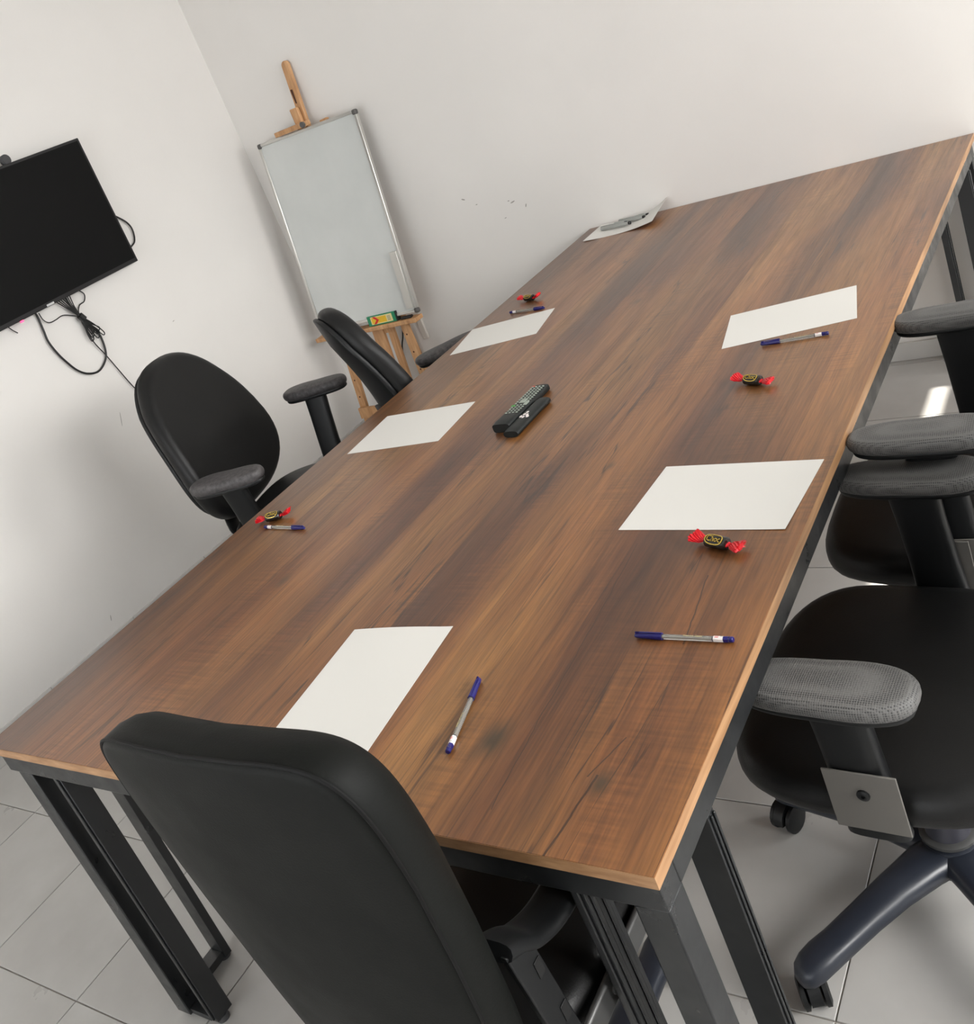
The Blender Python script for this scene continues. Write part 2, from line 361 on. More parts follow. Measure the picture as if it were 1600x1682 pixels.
for k, (a, b, c, d) in enumerate(WIN):
    bm = bmesh.new(); xm = X0 + 0.05
    for (y0, y1, z0, z1) in ((a, a + .05, c, d), (b - .05, b, c, d), (a, b, c, c + .05), (a, b, d - 0.008, d)):
        box(bm, xm, xm + .05, y0, y1, z0, z1)
    if k == 0:
        KS = 1.0284; box(bm, xm, xm + .05, a, b, (xm + .05 - 1.36) * KS, (xm - 1.205) * KS)              # transom rail below the narrow top light
    else:
        box(bm, xm, xm + .05, (a + b) / 2 - .025, (a + b) / 2 + .025, c, d)
    wo = struct(obj('window_%d' % (k + 1), bm, M_FRAMEW))
    obj('pane', bx(xm + .02, xm + .026, a + .04, b - .04, c + .04, d - .01), M_GLASS, wo)
bm = bmesh.new()
for (x0, x1, z0, z1) in ((-1.2, -1.15, .2, 2.2), (1.75, 1.8, .2, 2.2), (-1.2, 1.8, .2, .25), (-1.2, 1.8, 2.15, 2.2), (.275, .325, .25, 2.15)):
    box(bm, x0, x1, Y0 + .05, Y0 + .1, z0, z1)
wo = struct(obj('window_3', bm, M_FRAMEW)); obj('pane', bx(-1.16, 1.76, Y0 + .07, Y0 + .076, .24, 2.16), M_GLASS, wo)  # unseen back window, added to let the fill lamp in
struct(obj('added_sun_shade_1', bx(X1, X1 + 2.8, -1.6, 1.36, 2.60, 2.65), M_FRAMEW))   # added unseen canopy, keeps sun out of the second window
# skirting tiles
def skirting(name, pts):
    root = None
    for k, (x0, x1, y0, y1) in enumerate(pts):
        o = obj('skirting_tile' if root else name, bx(x0, x1, y0, y1, 0, 0.068), M_SKIRT, root, bevel=0.0015)
        if not root: root = struct(o)
    return root
sk = []; x = 2.1
while x > ROOM_X0 + 0.3: sk.append((x - PXT + G, x - G, ROOM_Y1 - 0.010, ROOM_Y1)); x -= PXT
skirting('baseboard_far', sk)
sk = []; y = ROOM_Y1 - 0.011
while y > -1.5: sk.append((ROOM_X0, ROOM_X0 + 0.010, y - PYT + G, y - G)); y -= PYT
skirting('baseboard_left', sk)
# scuffs on the walls
def scuff(wall, p, a, b, ang, n):
    bm = bmesh.new(); pts = superellipse(a, b, 10, 2.0)
    ring = []
    for u, v_ in pts:
        uu = u * cos(ang) - v_ * sin(ang); vv = u * sin(ang) + v_ * cos(ang)
        ring.append((uu, vv))
    def P(u, v_, d): return (p[0] + u, p[1] - d, p[2] + v_) if n == 'y' else (p[0] + d, p[1] + u, p[2] + v_)
    loft(bm, [[P(u, v_, -0.001) for u, v_ in ring], [P(u, v_, 0.0004) for u, v_ in ring]])
    obj('scuff', bm, M_SCUFF, wall)
for (x, z, a, b, g) in ((-0.528, 1.003, .009, .003, -.4), (-0.473, .967, .005, .0018, .1), (-0.301, .936, .012, .0028, .25), (-0.318, .945, .005, .002, .1), (-0.246, .908, .008, .0022, 1.1), (-0.36, .88, .006, .0015, .2)):
    scuff(wf, (x, ROOM_Y1, z), a, b, g, 'y')
for (y, z, a, b, g) in ((2.052, .994, .006, .0014, .3), (1.141, .123, .012, .0016, 1.2), (1.60, .76, .03, .0014, 1.2)):
    scuff(wl, (ROOM_X0, y, z), a, b, g, 'x')

# ================================================================== TABLE
TW, TL, TH, TT = 1.394, 2.866, 0.75, 0.0185
table = thing('meeting_table', 'long brown wood-effect meeting table with black steel legs', 'table', (0, 0, 0))
bm = bx(0, TW, 0, TL, TH - TT, TH - 0.0008)
bm.faces.ensure_lookup_table()
for f in bm.faces: f.material_index = 1
vs = box(bm, 0.0006, TW - 0.0006, 0.0006, TL - 0.0006, TH - 0.0008, TH, mi=0)
obj('tabletop', bm, [M_TOP, M_EDGE], table)
AP0, AP1 = TH - TT - 0.050, TH - TT
ins = 0.009
for ya in (ins + .002, TL - ins - .042): obj('end_rail', bx(ins, TW - ins, ya, ya + .040, AP0, AP1), M_STEEL, table, bevel=0.002)
for s in (0, 1):
    bm = bmesh.new(); xa = ins if s == 0 else TW - ins - .04
    box(bm, xa, xa + .04, ins + .042, TL - ins - .042, AP0, AP1)
    obj('side_rail', bm, M_STEEL, table, bevel=0.002)
for yy in (0.72, 1.43, 2.15):
    obj('cross_rail', bx(ins + .04, TW - ins - .04, yy, yy + .04, AP0, AP1 - .005), M_STEEL, table)
def corner_leg(mx, my):
    """L-shaped open leg: corner tube, front fin, side fin, base plates; mirrored into each corner"""
    def X(a, b): return (a, b) if mx == 0 else (TW - b, TW - a)
    def Y(a, b): return (a, b) if my == 0 else (TL - b, TL - a)
    def bb(bm, x0, x1, y0, y1, z0, z1):
        x0, x1 = X(x0, x1); y0, y1 = Y(y0, y1); box(bm, x0, x1, y0, y1, z0, z1)
    H = AP0
    k = .022 if mx == 0 else 0; f = .138 if mx == 0 else .124
    bm = bmesh.new(); bb(bm, .010 + k, .054 + k, .013, .055, .012, H)
    leg = obj('leg', bm, M_STEEL, table, bevel=0.0025)
    bm = bmesh.new()                                                      # fin along the short side
    bb(bm, f, f + .020, .020, .062, .012, H); bb(bm, f + .005, f + .015, .016, .020, .02, H - .004)
    if mx: bb(bm, f - .003, f, .026, .034, .02, H - .004); bb(bm, f - .003, f, .044, .052, .02, H - .004)
    obj('leg_fin', bm, M_STEEL, leg, bevel=0.0015)
    bm = bmesh.new()                                                      # fin along the long side
    bb(bm, .010, .054, .145, .163, .012, H); bb(bm, .0065, .010, .149, .153, .02, H - .004); bb(bm, .0065, .010, .157, .161, .02, H - .004)
    obj('leg_fin', bm, M_STEEL, leg, bevel=0.0015)
    bm = bmesh.new(); bb(bm, .054 + k, f, .018, .055, .012, .026); obj('base_plate', bm, M_STEEL, leg, bevel=0.001)
    bm = bmesh.new(); bb(bm, .012, .050, .055, .145, .012, .030); obj('base_plate', bm, M_STEEL, leg, bevel=0.001)
    for fx, fy in ((.032 + k, .034), (f + .01, .038), (.032, .154)):
        x0, x1 = X(fx - .001, fx + .001); y0, y1 = Y(fy - .001, fy + .001)
        bm = bmesh.new(); lathe(bm, [(.013, 0), (.014, .003), (.012, .012), (.012, .013)], 16, Matrix.Translation(((x0 + x1) / 2, (y0 + y1) / 2, 0.0)))
        obj('foot', bm, M_DARKGREY, leg, smooth=True)
for mx in (0, 1):
    for my in (0, 1): corner_leg(mx, my)

# ================================================================== PAPER
def sheet(x, y, w, h, rz, label, lift=None, z=TH):
    bm = bmesh.new(); nx, ny = 16, 12; g = []
    for s in (0, 1):
        g.append([[bm.verts.new((w * i / nx, h * j / ny, 0.0003 + (0.0005 if s else 0) + (lift(i / nx, j / ny) if lift else 0))) for j in range(ny + 1)] for i in range(nx + 1)])
    for s in (0, 1):
        for i in range(nx):
            for j in range(ny): bm.faces.new((g[s][i][j], g[s][i + 1][j], g[s][i + 1][j + 1], g[s][i][j + 1]))
    for i in range(nx):
        for j in (0, ny): bm.faces.new((g[0][i][j], g[0][i + 1][j], g[1][i + 1][j], g[1][i][j]))
    for j in range(ny):
        for i in (0, nx): bm.faces.new((g[0][i][j], g[0][i][j + 1], g[1][i][j + 1], g[1][i][j]))
    o = obj('paper_sheet', bm, M_PAPER, smooth=True)
    o.location = (x, y, z); o.rotation_euler = (0, 0, rz); tag(o, label, 'paper'); return o
sheet(.6924, .0787, .21, .297, .0826, 'blank white sheet lying lengthwise behind the near chair back', lambda u, v: .0022 * (v ** 6) * sin(pi * min(1, u * 1.1)))
sheet(.0892, 1.0738, .297, .21, .0581, 'blank white sheet at the left table edge nearest the remote controls')
sheet(.0412, 1.6868, .297, .21, .1807, 'blank white sheet on the left edge beside a pen and sweet, near the easel')
sheet(1.0694, .6620, .297, .21, -.0573, 'blank white sheet on the right side just behind the nearest right-hand sweet', lambda u, v: .0012 * (u ** 6) * (1 - v) ** 2)
sheet(1.0212, 1.4045, .297, .21, .1982, 'blank white sheet on the right side, farthest along, with a pen below it')
sheet(.0575, 2.676, .297, .185, .004, 'blank white sheet with curled-up right corner under the grey markers at the wall',
      lambda u, v: max(0, u - .45) ** 2 * (0.055 + .10 * v) + .004 * max(0, .25 - u) * 4)

# ================================================================== PENS
def text_bm(s, size, depth=0.0002):
    cu = bpy.data.curves.new('lettering', 'FONT'); cu.body = s; cu.size = size; cu.extrude = depth; cu.align_x = 'CENTER'; cu.align_y = 'CENTER'; cu.resolution_u = 2
    o = bpy.data.objects.new('lettering', cu); COL.objects.link(o)
    dg = bpy.context.evaluated_depsgraph_get(); dg.update()
    me = bpy.data.meshes.new_from_object(o.evaluated_get(dg)); bm = bmesh.new(); bm.from_mesh(me)
    bpy.data.objects.remove(o); bpy.data.curves.remove(cu); bpy.data.meshes.remove(me); return bm
def make_pen():
    """axis along +x, cap at x=0 .. end plug at x=.148; z=0 is the table"""
    R = 0.0041; root = thing('ballpoint_pen', 'pen', 'pen'); zc = 0.0048
    def hexprof(r, x): return [(x, r * cos(pi / 3 * k + pi / 6), zc + r * sin(pi / 3 * k + pi / 6)) for k in range(6)]
    bm = bmesh.new(); loft(bm, [hexprof(R, .040), hexprof(R, .143)]); obj('barrel', bm, M_BARREL, root)
    bm = bmesh.new(); tube(bm, [(.030, 0, zc), (.118, 0, zc)], .0016, 10); obj('refill', bm, M_REFILL, root, smooth=True)
    bm = bmesh.new(); tube(bm, [(.118, 0, zc), (.1195, 0, zc)], .0034, 12); obj('ink_ring', bm, M_INK, root, smooth=True)
    bm = bmesh.new()
    tube(bm, [(0, 0, zc), (.0015, 0, zc), (.006, 0, zc), (.040, 0, zc), (.043, 0, zc)], [.0022, .0032, .0038, .0052, .0052], 16)
    obj('cap', bm, M_CAPBLUE, root, smooth=True)
    bm = bx(.004, .044, -.0012, .0012, zc + .0052, zc + .0066); box(bm, .002, .008, -.0012, .0012, zc + .002, zc + .0066)
    obj('clip', bm, M_CAPBLUE, root, bevel=.0004)
    bm = bmesh.new(); tube(bm, [(.1425, 0, zc), (.147, 0, zc), (.148, 0, zc)], [.0041, .0041, .0033], 12); obj('end_plug', bm, M_CAPBLUE, root, smooth=True)
    bm = bmesh.new(); loft(bm, [hexprof(R + .00025, .120), hexprof(R + .00025, .134)], False, False); lb = obj('label_band', bm, M_LABEL, root)
    bm = bmesh.new(); loft(bm, [hexprof(R + .00028, .134), hexprof(R + .00028, .1415)], False, False); obj('label_stripe', bm, M_CAPBLUE, lb)
    bm = text_bm('Trion-joh Classic', .0042, .00005)
    bmesh.ops.transform(bm, matrix=Matrix.Translation((.090, -.0003, zc + R * .87 + .0002)), verts=bm.verts)
    obj('lettering', bm, M_GOLDTXT, root)
    bm = bx(.122, .128, .0000, .0011, zc + R * .87 + .0003, zc + R * .87 + .0005); box(bm, .1225, .1275, -.0016, -.0007, zc + R * .87 + .0003, zc + R * .87 + .0005)
    obj('print_mark', bm, M_REDP, lb)
    bm = bx(.1295, .133, .0000, .0012, zc + R * .87 + .0003, zc + R * .87 + .0005); obj('print_mark', bm, M_INKGREY, lb)
    return root
pen0 = make_pen()
PENS = [((1.218, .380), (1.366, .378), 'blue-capped clear ballpoint pen lying crosswise nearest the table corner, gold print'),
        ((1.007, .270), (1.040, .124), 'blue-capped clear ballpoint pen pointing away, right of the nearest sheet'),
        ((.247, .713), (.095, .727), 'blue-capped clear ballpoint pen at the left edge beside a sweet'),
        ((.253, 1.957), (.108, 1.980), 'blue-capped clear ballpoint pen touching the sheet nearest the easel'),
        ((1.120, 1.387), (1.268, 1.394), 'blue-capped clear ballpoint pen under the farthest right-hand sheet')]
for k, (a, b, lab) in enumerate(PENS):
    o = pen0 if k == 0 else copy_tree(pen0)
    o.location = (a[0], a[1], TH); o.rotation_euler = (0, 0, math.atan2(b[1] - a[1], b[0] - a[0])); o['label'] = lab; o['group'] = 'ballpoint pens on the table'

# ================================================================== SWEETS
def make_sweet(seed, curl):
    rnd = random.Random(seed); root = thing('wrapped_sweet', 's', 'sweet'); zc = .0085
    bm = bmesh.new(); rings = []
    for x, r in ((-.0165, .0035), (-.0160, .0068), (-.0145, .0082), (-.007, .0086), (.007, .0086), (.0145, .0082), (.0160, .0068), (.0165, .0035)):
        rings.append([(x, r * 1.08 * cos(2 * pi * k / 18), zc + r * .97 * sin(2 * pi * k / 18)) for k in range(18)])
    loft(bm, rings); body = obj('sweet_body', bm, M_BLACKWRAP, root, smooth=True)
    for s in (-1, 1):                                                    # twisted, pleated fan ends
        bm = bmesh.new(); n = 28; rings = []
        for t, rr in ((0, .0060), (.10, .0042), (.18, .0032), (.42, .0074), (.75, .0092), (1, .0104)):
            x = s * (.0155 + t * .021); lift = (curl[0] if s < 0 else curl[1]) * t ** 1.5
            ring = []
            for k in range(n):
                a = 2 * pi * k / n + t * 1.4 * s
                pl_ = 1 + (.30 * t) * (1 if k % 2 else -1) * rnd.uniform(.6, 1.1)
                fl = .50 - .12 * t
                ring.append((x + s * rnd.uniform(-.0012, .0012) * t, rr * pl_ * cos(a), max(.0006, zc - .001 + lift + rr * pl_ * fl * sin(a))))
            rings.append(ring)
        loft(bm, rings, True, True); obj('wrapper_twist', bm, M_REDWRAP, root)
    # gold oval on the upper front with lettering
    def wrapm(bm, rad, x0=0.0, a0=radians(62)):
        for v_ in bm.verts:
            a = a0 + v_.co.y / rad; r = rad + v_.co.z
            v_.co = Vector((v_.co.x + x0, -r * 1.08 * cos(a), zc + r * .97 * sin(a)))
    bm = bmesh.new(); e1 = superellipse(.0135, .0072, 26, 2.4); e2 = superellipse(.0122, .0061, 26, 2.4)
    loft(bm, [[(u, v_, .0002) for u, v_ in e2], [(u, v_, .0007) for u, v_ in e2], [(u, v_, .0007) for u, v_ in e1], [(u, v_, .0002) for u, v_ in e1]], False, False)
    wrapm(bm, .0085); obj('gold_oval', bm, M_GOLD, body)
    bm = text_bm('Choc', .0088, .0002); bmesh.ops.translate(bm, vec=(0, 0, .0007), verts=bm.verts); bmesh.ops.scale(bm, vec=(1.1, 1.15, 1), verts=bm.verts); wrapm(bm, .0085)
    obj('lettering', bm, M_GOLD, body)
    return root
SW = [(1.272, .602, -.32, (.005, .001), 'red-twisted black and gold sweet in front of the nearer right-hand sheet', 3),
      (1.160, 1.190, -.36, (.006, .002), 'red-twisted black and gold sweet beyond the nearer right-hand sheet, by itself', 5),
      (.100, .763, .30, (.002, .006), 'red-twisted black and gold sweet at the left edge touching a pen', 8),
      (.133, 2.078, -.25, (.005, .008), 'red-twisted black sweet farthest along the left edge, above a pen', 11)]
for x, y, rz, cl, lab, sd in SW:
    o = make_sweet(sd, cl); o.location = (x, y, TH); o.rotation_euler = (0, 0, rz); o.scale = (1.25, 1.25, 1.25); o['label'] = lab; o['group'] = 'wrapped sweets on the table'

# ================================================================== REMOTES
def remote_body(length, w0, w1, h, e=3.2, belly=0.0):
    bm = bmesh.new(); rings = []; n = 24
    for k in range(15):
        t = k / 14; w = w0 + (w1 - w0) * t; endf = min(1, (min(t, 1 - t) * 14 + .35) / 1.35) ** .5
        hh = h * (.80 + .20 * endf) + belly * (1 - t) ** 2; ww = w * (.86 + .14 * endf)
        rings.append([(p[0], t * length, hh / 2 + p[1]) for p in superellipse(ww / 2, hh / 2, n, e)])
    loft(bm, rings); return bm
r1 = thing('remote_control', 'long black television remote control covered in grey buttons', 'remote control', (.577, 1.098, TH), radians(-1.2))
obj('shell', remote_body(.212, .052, .046, .020, 4.5, .004), M_REMOTE, r1, smooth=40)
zt = .0195
bmb = bmesh.new(); lathe(bmb, [(.0034, -.001), (.0034, .0008), (.0026, .0014)], 10)
btn = obj('button', bmb, M_BTN, r1, smooth=True); first = True
rows = [i for i in range(15)]
for i in rows:
    y = .058 + i * .0098
    for j, x in enumerate((-.0155, -.0052, .0052, .0155)):
        if i in (5, 6, 7) and j in (1, 2): continue
        c = btn if first else btn.copy()
        if not first: COL.objects.link(c)
        first = False; c.parent = r1; c.location = (x, y, zt + .0022 * (1 - y / .21) ** 2 + .0006)
        c.scale = (1.0, .75, 1)
def btn_box(par, x0, x1, y0, y1, z, mt, h=.0016):
    return obj('button', bx(x0, x1, y0, y1, z - .001, z + h), mt, par, bevel=.0008)
btn_box(r1, -.0085, .0085, .108, .130, zt + .001, M_BTN)
btn_box(r1, -.021, -.011, .092, .099, zt + .0012, M_BTNG, .002)
btn_box(r1, .0115, .0205, .096, .114, zt + .0008, M_BTN, .002)
btn_box(r1, -.0195, -.012, .196, .202, zt, M_BTNR, .002)
r2 = thing('remote_control', 'short plain black remote control with a few white buttons', 'remote control', (.621, 1.066, TH), radians(-2.0))
obj('shell', remote_body(.168, .044, .038, .018, 2.6), M_REMOTE, r2, smooth=40)
for (x, y) in ((-.009, .070), (.000, .066), (-.004, .080), (.005, .077), (.010, .069), (-.001, .090)):
    bm = bmesh.new(); lathe(bm, [(.0042, -.002), (.0042, .0006), (.0034, .0012)], 12)
    o = obj('button', bm, M_BTNW, r2, smooth=True); o.location = (x, y, .0176); o.scale = (.85, 1.25, 1)

# ================================================================== MARKERS
def make_marker():
    root = thing('board_marker', 'm', 'marker'); z = .0085
    bm = bmesh.new(); tube(bm, [(0, 0, z), (.004, 0, z), (.082, 0, z), (.084, 0, z)], [.006, .0078, .0080, .0080], 16); obj('barrel', bm, M_MARKER, root, smooth=True)
    bm = bmesh.new(); tube(bm, [(.084, 0, z), (.126, 0, z), (.129, 0, z)], [.0086, .0082, .0076], 16); obj('cap', bm, M_MARKER, root, smooth=True)
    bm = bmesh.new(); tube(bm, [(.129, 0, z), (.137, 0, z), (.138, 0, z)], [.0078, .0078, .006], 16); obj('end_plug', bm, M_MARKCAP, root, smooth=True)
    bm = bx(.095, .120, -.0012, .0012, z + .0078, z + .0098); obj('clip', bm, M_MARKER, root, bevel=.0004)
    return root
mk = make_marker()
for k, (x, y, rz, z, lab) in enumerate(((.150, 2.832, -.16, .003, 'grey board marker with black end, hindmost on the curled sheet, against the wall'),
                                       (.143, 2.800, -.10, .003, 'grey board marker with black end, second from the wall on the curled sheet'),
                                       (.098, 2.770, -.14, .0025, 'grey board marker with black end, foremost on the curled sheet'),
                                       (.085, 2.800, -.20, .0025, 'grey board marker lying behind the foremost one on the curled sheet'))):
    o = mk if k == 0 else copy_tree(mk)
    o.location = (x, y, TH + z); o.rotation_euler = (0, -.02, rz); o['label'] = lab; o['group'] = 'board markers on the curled sheet'
    o.scale = (1.0, .8, .8) if k < 3 else (.9, .75, .75)

# ================================================================== CHAIRS
def star_base(root, col=M_BASE, a0=0.0, R=.285):
    bm = bmesh.new(); lathe(bm, [(.030, .070), (.046, .072), (.050, .095), (.044, .128), (.036, .132)], 28); hub = obj('base_hub', bm, col, root, smooth=True)
    bm = bmesh.new(); lathe(bm, [(.036, .120), (.041, .135), (.039, .140), (.036, .145), (.034, .31), (.024, .312), (.024, .40)], 24); obj('gas_lift', bm, M_GAS, root, smooth=True)
    bm = bmesh.new(); lathe(bm, [(.0415, .134), (.046, .138), (.046, .143), (.040, .146)], 28); obj('lift_collar', bm, M_GREYMETAL, root, smooth=True)
    for k in range(5):
        a = a0 + 2 * pi * k / 5; d = Vector((cos(a), sin(a), 0)); s_ = Vector((-sin(a), cos(a), 0))
        bm = bmesh.new(); rings = []
        for t, w, h, z in ((0.05, .042, .044, .102), (.2, .037, .042, .106), (.4, .032, .038, .106), (.6, .029, .036, .100), (.8, .028, .036, .092), (.90, .029, .037, .090), (.97, .028, .036, .086), (1.02, .023, .032, .082), (1.05, .012, .020, .079)):
            c = d * (R * t) + Vector((0, 0, z))
            rings.append([c + s_ * p[0] + Vector((0, 0, p[1])) for p in superellipse(w, h / 2 + .002, 16, 2.6)])
        loft(bm, rings); leg = obj('base_leg', bm, col, root, smooth=50)
        c = d * R; tw = a + 1.1 + k * .9; fwd = Vector((cos(tw), sin(tw), 0)); ax = Vector((-sin(tw), cos(tw), 0)); cc = c - fwd * .012
        bm = bmesh.new(); tube(bm, [c + Vector((0, 0, .045)), c + Vector((0, 0, .070))], .007, 10)
        Mx = Matrix((( *ax, 0), (*fwd, 0), (0, 0, 1, 0), (0, 0, 0, 1))).transposed()
        # hood over the wheels
        hood = []
        for w in (-.010, .010):
            hood.append([cc + ax * w + fwd * (.033 * cos(q)) + Vector((0, 0, .031 + .033 * sin(q))) for q in [pi * j / 10 for j in range(11)]] + [cc + ax * w + Vector((0, 0, .022))])
        loft(bm, hood); cs = obj('caster', bm, M_PLASTIC, root, smooth=40)
        for w0, w1 in ((-.024, -.011), (.011, .024)):
            bm = bmesh.new(); rings = []
            for w, r in ((w0, .021), (w0 + .003, .029), (w1 - .003, .029), (w1, .021)):
                rings.append([cc + ax * w + fwd * (r * cos(2 * pi * j / 20)) + Vector((0, 0, .029 + r * sin(2 * pi * j / 20))) for j in range(20)])
            loft(bm, rings); obj('wheel', bm, M_PLASTIC, cs, smooth=40)
            # moulded bright rim on the wheel face
    return hub
def arm_pad(cx, cy, z, ln, wd, th, tilt=0.0, e=2.6, tw=0.0):
    def fn(u, v_, w):
        x = u * cos(tw) - v_ * sin(tw); y = u * sin(tw) + v_ * cos(tw)
        return (cx + x, cy + y, z - th + w + x * tilt)
    pts = [(u, v_ * (1 - .10 * (u / (ln / 2)))) for u, v_ in superellipse(ln / 2, wd / 2, 40, e)]
    return cushion(pts, th, crown=.004, rnd=th * .46, fn=fn, back_crown=0)
def task_chair(name, label, loc, rz, arm_z=.70, arm_half=.27, arm_len=.25, arm_x=.0, seat_z=.47, seat_w=.48, seat_d=.46, base_a=0.0, back_z=(.55, 1.0), back_x=-.235,
               back_w=.45, tilt=.16, padmat=None, group='black office chairs around the table', back_e=2.9, arm_wd=.088, arm_th=.034, arms=(-1, 1), leather=None, arm_tw=0.0, plate=True, taper=.16, back_dy=0.0, base_R=.285, arm_far=None, ribs=False):
    """local frame: chair faces +x, left is +y"""
    padmat = padmat or M_MESH; leather = leather or M_LEATHER
    c = thing(name, label, 'chair', loc, rz, group)
    star_base(c, a0=base_a, R=base_R)
    bm = bx(-.09, .09, -.06, .06, seat_z - .115, seat_z - .080); box(bm, -.05, .05, -.045, .045, seat_z - .15, seat_z - .115)
    obj('seat_mechanism', bm, M_PLASTIC, c, bevel=.006)
    def fs(u, v_, w):
        drop = -.028 * max(0, (u / (seat_d / 2)) - .45) ** 2 * 3
        dish = -.008 * (1 - min(1, (u / (seat_d / 2)) ** 2)) * (1 if w > .04 else 0)
        return (u + .015, v_, seat_z - .085 + w + drop + dish)
    bm = cushion([(u, v_ * (1 + .04 * u / seat_d)) for u, v_ in superellipse(seat_d / 2, seat_w / 2, 52, 3.1)], .085, crown=.012, rnd=.038, fn=fs)
    seat = obj('seat', bm, leather, c, smooth=80)
    def fsh(u, v_, w): return (u + .015, v_, seat_z - .098 + w)
    obj('seat_shell', cushion(superellipse(seat_d / 2 - .03, seat_w / 2 - .03, 40, 3.1), .022, crown=0, rnd=.008, fn=fsh, back_crown=0), M_PLASTIC, c, smooth=60)
    # back
    zb, zt = back_z; hb = zt - zb
    def fb(u, v_, w):                  # u lateral, v height (centred), w towards the front
        h = v_ + hb / 2; curve = .045 * (u / (back_w / 2)) ** 2; lum = .020 * sin(pi * min(1, max(0, h / hb * 1.3)))
        x = back_x - .072 + w + curve * .7 + lum - tilt * h
        return (x, u + back_dy, zb + h - .02 * w)
    pts = []
    for u, v_ in superellipse(back_w / 2, hb / 2, 60, back_e):
        pts.append((u * (1 - taper * (v_ / (hb / 2)) - .05 * (v_ / (hb / 2)) ** 2), v_))
    obj('backrest', cushion(pts, .072, crown=.012, rnd=.033, fn=fb), leather, c, smooth=80)
    pts2 = [(u * .93, v_ * .93) for u, v_ in pts]
    obj('back_shell', cushion(pts2, .018, crown=0, rnd=.007, fn=lambda u, v_, w: fb(u, v_, w - .016)), M_PLASTIC, c, smooth=60)
    bm = bmesh.new(); zs = seat_z - .095
    P = [(-.04, 0, zs), (back_x - .055, 0, zs - .004), (back_x - .092, 0, zs + .05), (back_x - .086 - tilt * .08, back_dy * .6, zb + .08), (back_x - .080 - tilt * .15, back_dy, zb + .15)]
    P = smooth_path(P, 6); rings = []
    for i, p in enumerate(P):
        d = (P[min(i + 1, len(P) - 1)] - P[max(i - 1, 0)]).normalized(); nrm = Vector((-d.z, 0, d.x))
        rings.append([p + Vector((0, 1, 0)) * a + nrm * b for a, b in superellipse(.032, .008, 12, 3)])
    loft(bm, rings); bar = obj('back_bar', bm, M_PLASTIC, c, smooth=50)
    for k in range(9):                                                     # bellows ridges behind the lower back
        z = zs + .03 + k * .014
        if ribs and z < zb + .06: obj('bellows_rib', bx(back_x - .128, back_x - .088, back_dy - .020, back_dy + .020, z, z + .008), M_PLASTIC, bar, bevel=.002)
    for s in arms:
        ah = arm_far if (arm_far and s < 0) else arm_half
        bm = arm_pad(arm_x, s * ah, arm_z, arm_len, arm_wd, arm_th, e=2.7, tw=s * arm_tw); ap = obj('armrest', bm, padmat, c, smooth=80)
        obj('armrest_tray', arm_pad(arm_x, s * ah, arm_z - arm_th + .004, arm_len - .014, arm_wd - .014, .014, e=2.7, tw=s * arm_tw), M_PLASTIC, ap, smooth=60)
        # broad flat sleeve going down to the seat, leaning slightly inwards
        bm = bmesh.new(); rings = []
        yo = s * ah; yi = s * min(ah, seat_w / 2 + .030)
        for t, w in ((0, .042), (.25, .040), (.6, .040), (1, .044)):
            z = (arm_z - arm_th - .004) * (1 - t) + (seat_z - .075) * t; yy = yo * (1 - min(1, t * 1.2)) + yi * min(1, t * 1.2); yy -= s * .012
            rings.append([Vector((arm_x - .005 - .012 * t + p[0], yy + p[1], z)) for p in superellipse(w, .016, 20, 3.6)])
        loft(bm, rings); up = obj('arm_upright', bm, [M_PLASTIC], c, smooth=50)
        if plate:
            y0 = yi + s * .006
            bm = bx(arm_x - .068, arm_x + .032, min(y0, y0 + s * .003), max(y0, y0 + s * .003), seat_z - .055, seat_z + .050)
            pt = obj('mounting_plate', bm, M_PLATE, c, bevel=.001)
            bm = bmesh.new(); lathe(bm, [(.009, 0), (.009, .003), (.006, .0045), (.003, .0045), (.003, .002)], 14, Matrix.Translation((arm_x - .018, y0 + s * .003, seat_z + .012)) @ Matrix.Rotation(-s * pi / 2, 4, 'X'))
            obj('bolt', bm, M_PLASTIC, pt, smooth=True)
        obj('arm_bracket', bx(arm_x - .045, arm_x + .015, min(s * .09, yi - s * .02), max(s * .09, yi - s * .02), seat_z - .098, seat_z - .088), M_PLASTIC, c, bevel=.002)
    return c
# right-hand side of the table (facing the table, -x)
task_chair('office_chair', 'black office chair nearest on the right, grey mesh armrest and metal side plate', (1.478, .655, 0), pi - .05,
           arm_z=.680, arm_half=.262, arm_far=.270, seat_z=.478, seat_w=.50, seat_d=.48, base_a=radians(236) - (pi - .05), base_R=.33, arm_x=.010, arm_len=.250, arm_wd=.097, arm_th=.028)
task_chair('office_chair', 'black office chair in the middle of the right side, mesh armrest touching the table edge', (1.503, 1.197, 0), pi + .02,
           arm_z=.744, arm_half=.250, seat_z=.475, base_a=.9, arm_x=-.004, arm_len=.240, arm_wd=.092, arm_th=.028, seat_w=.46, seat_d=.50)
task_chair('office_chair', 'black office chair farthest on the right side, by the far wall', (1.765, 2.09, 0), pi + .0,
           arm_z=.735, arm_half=.25, seat_z=.475, base_a=.5, arm_x=.135, arm_len=.262, seat_d=.42, seat_w=.46)
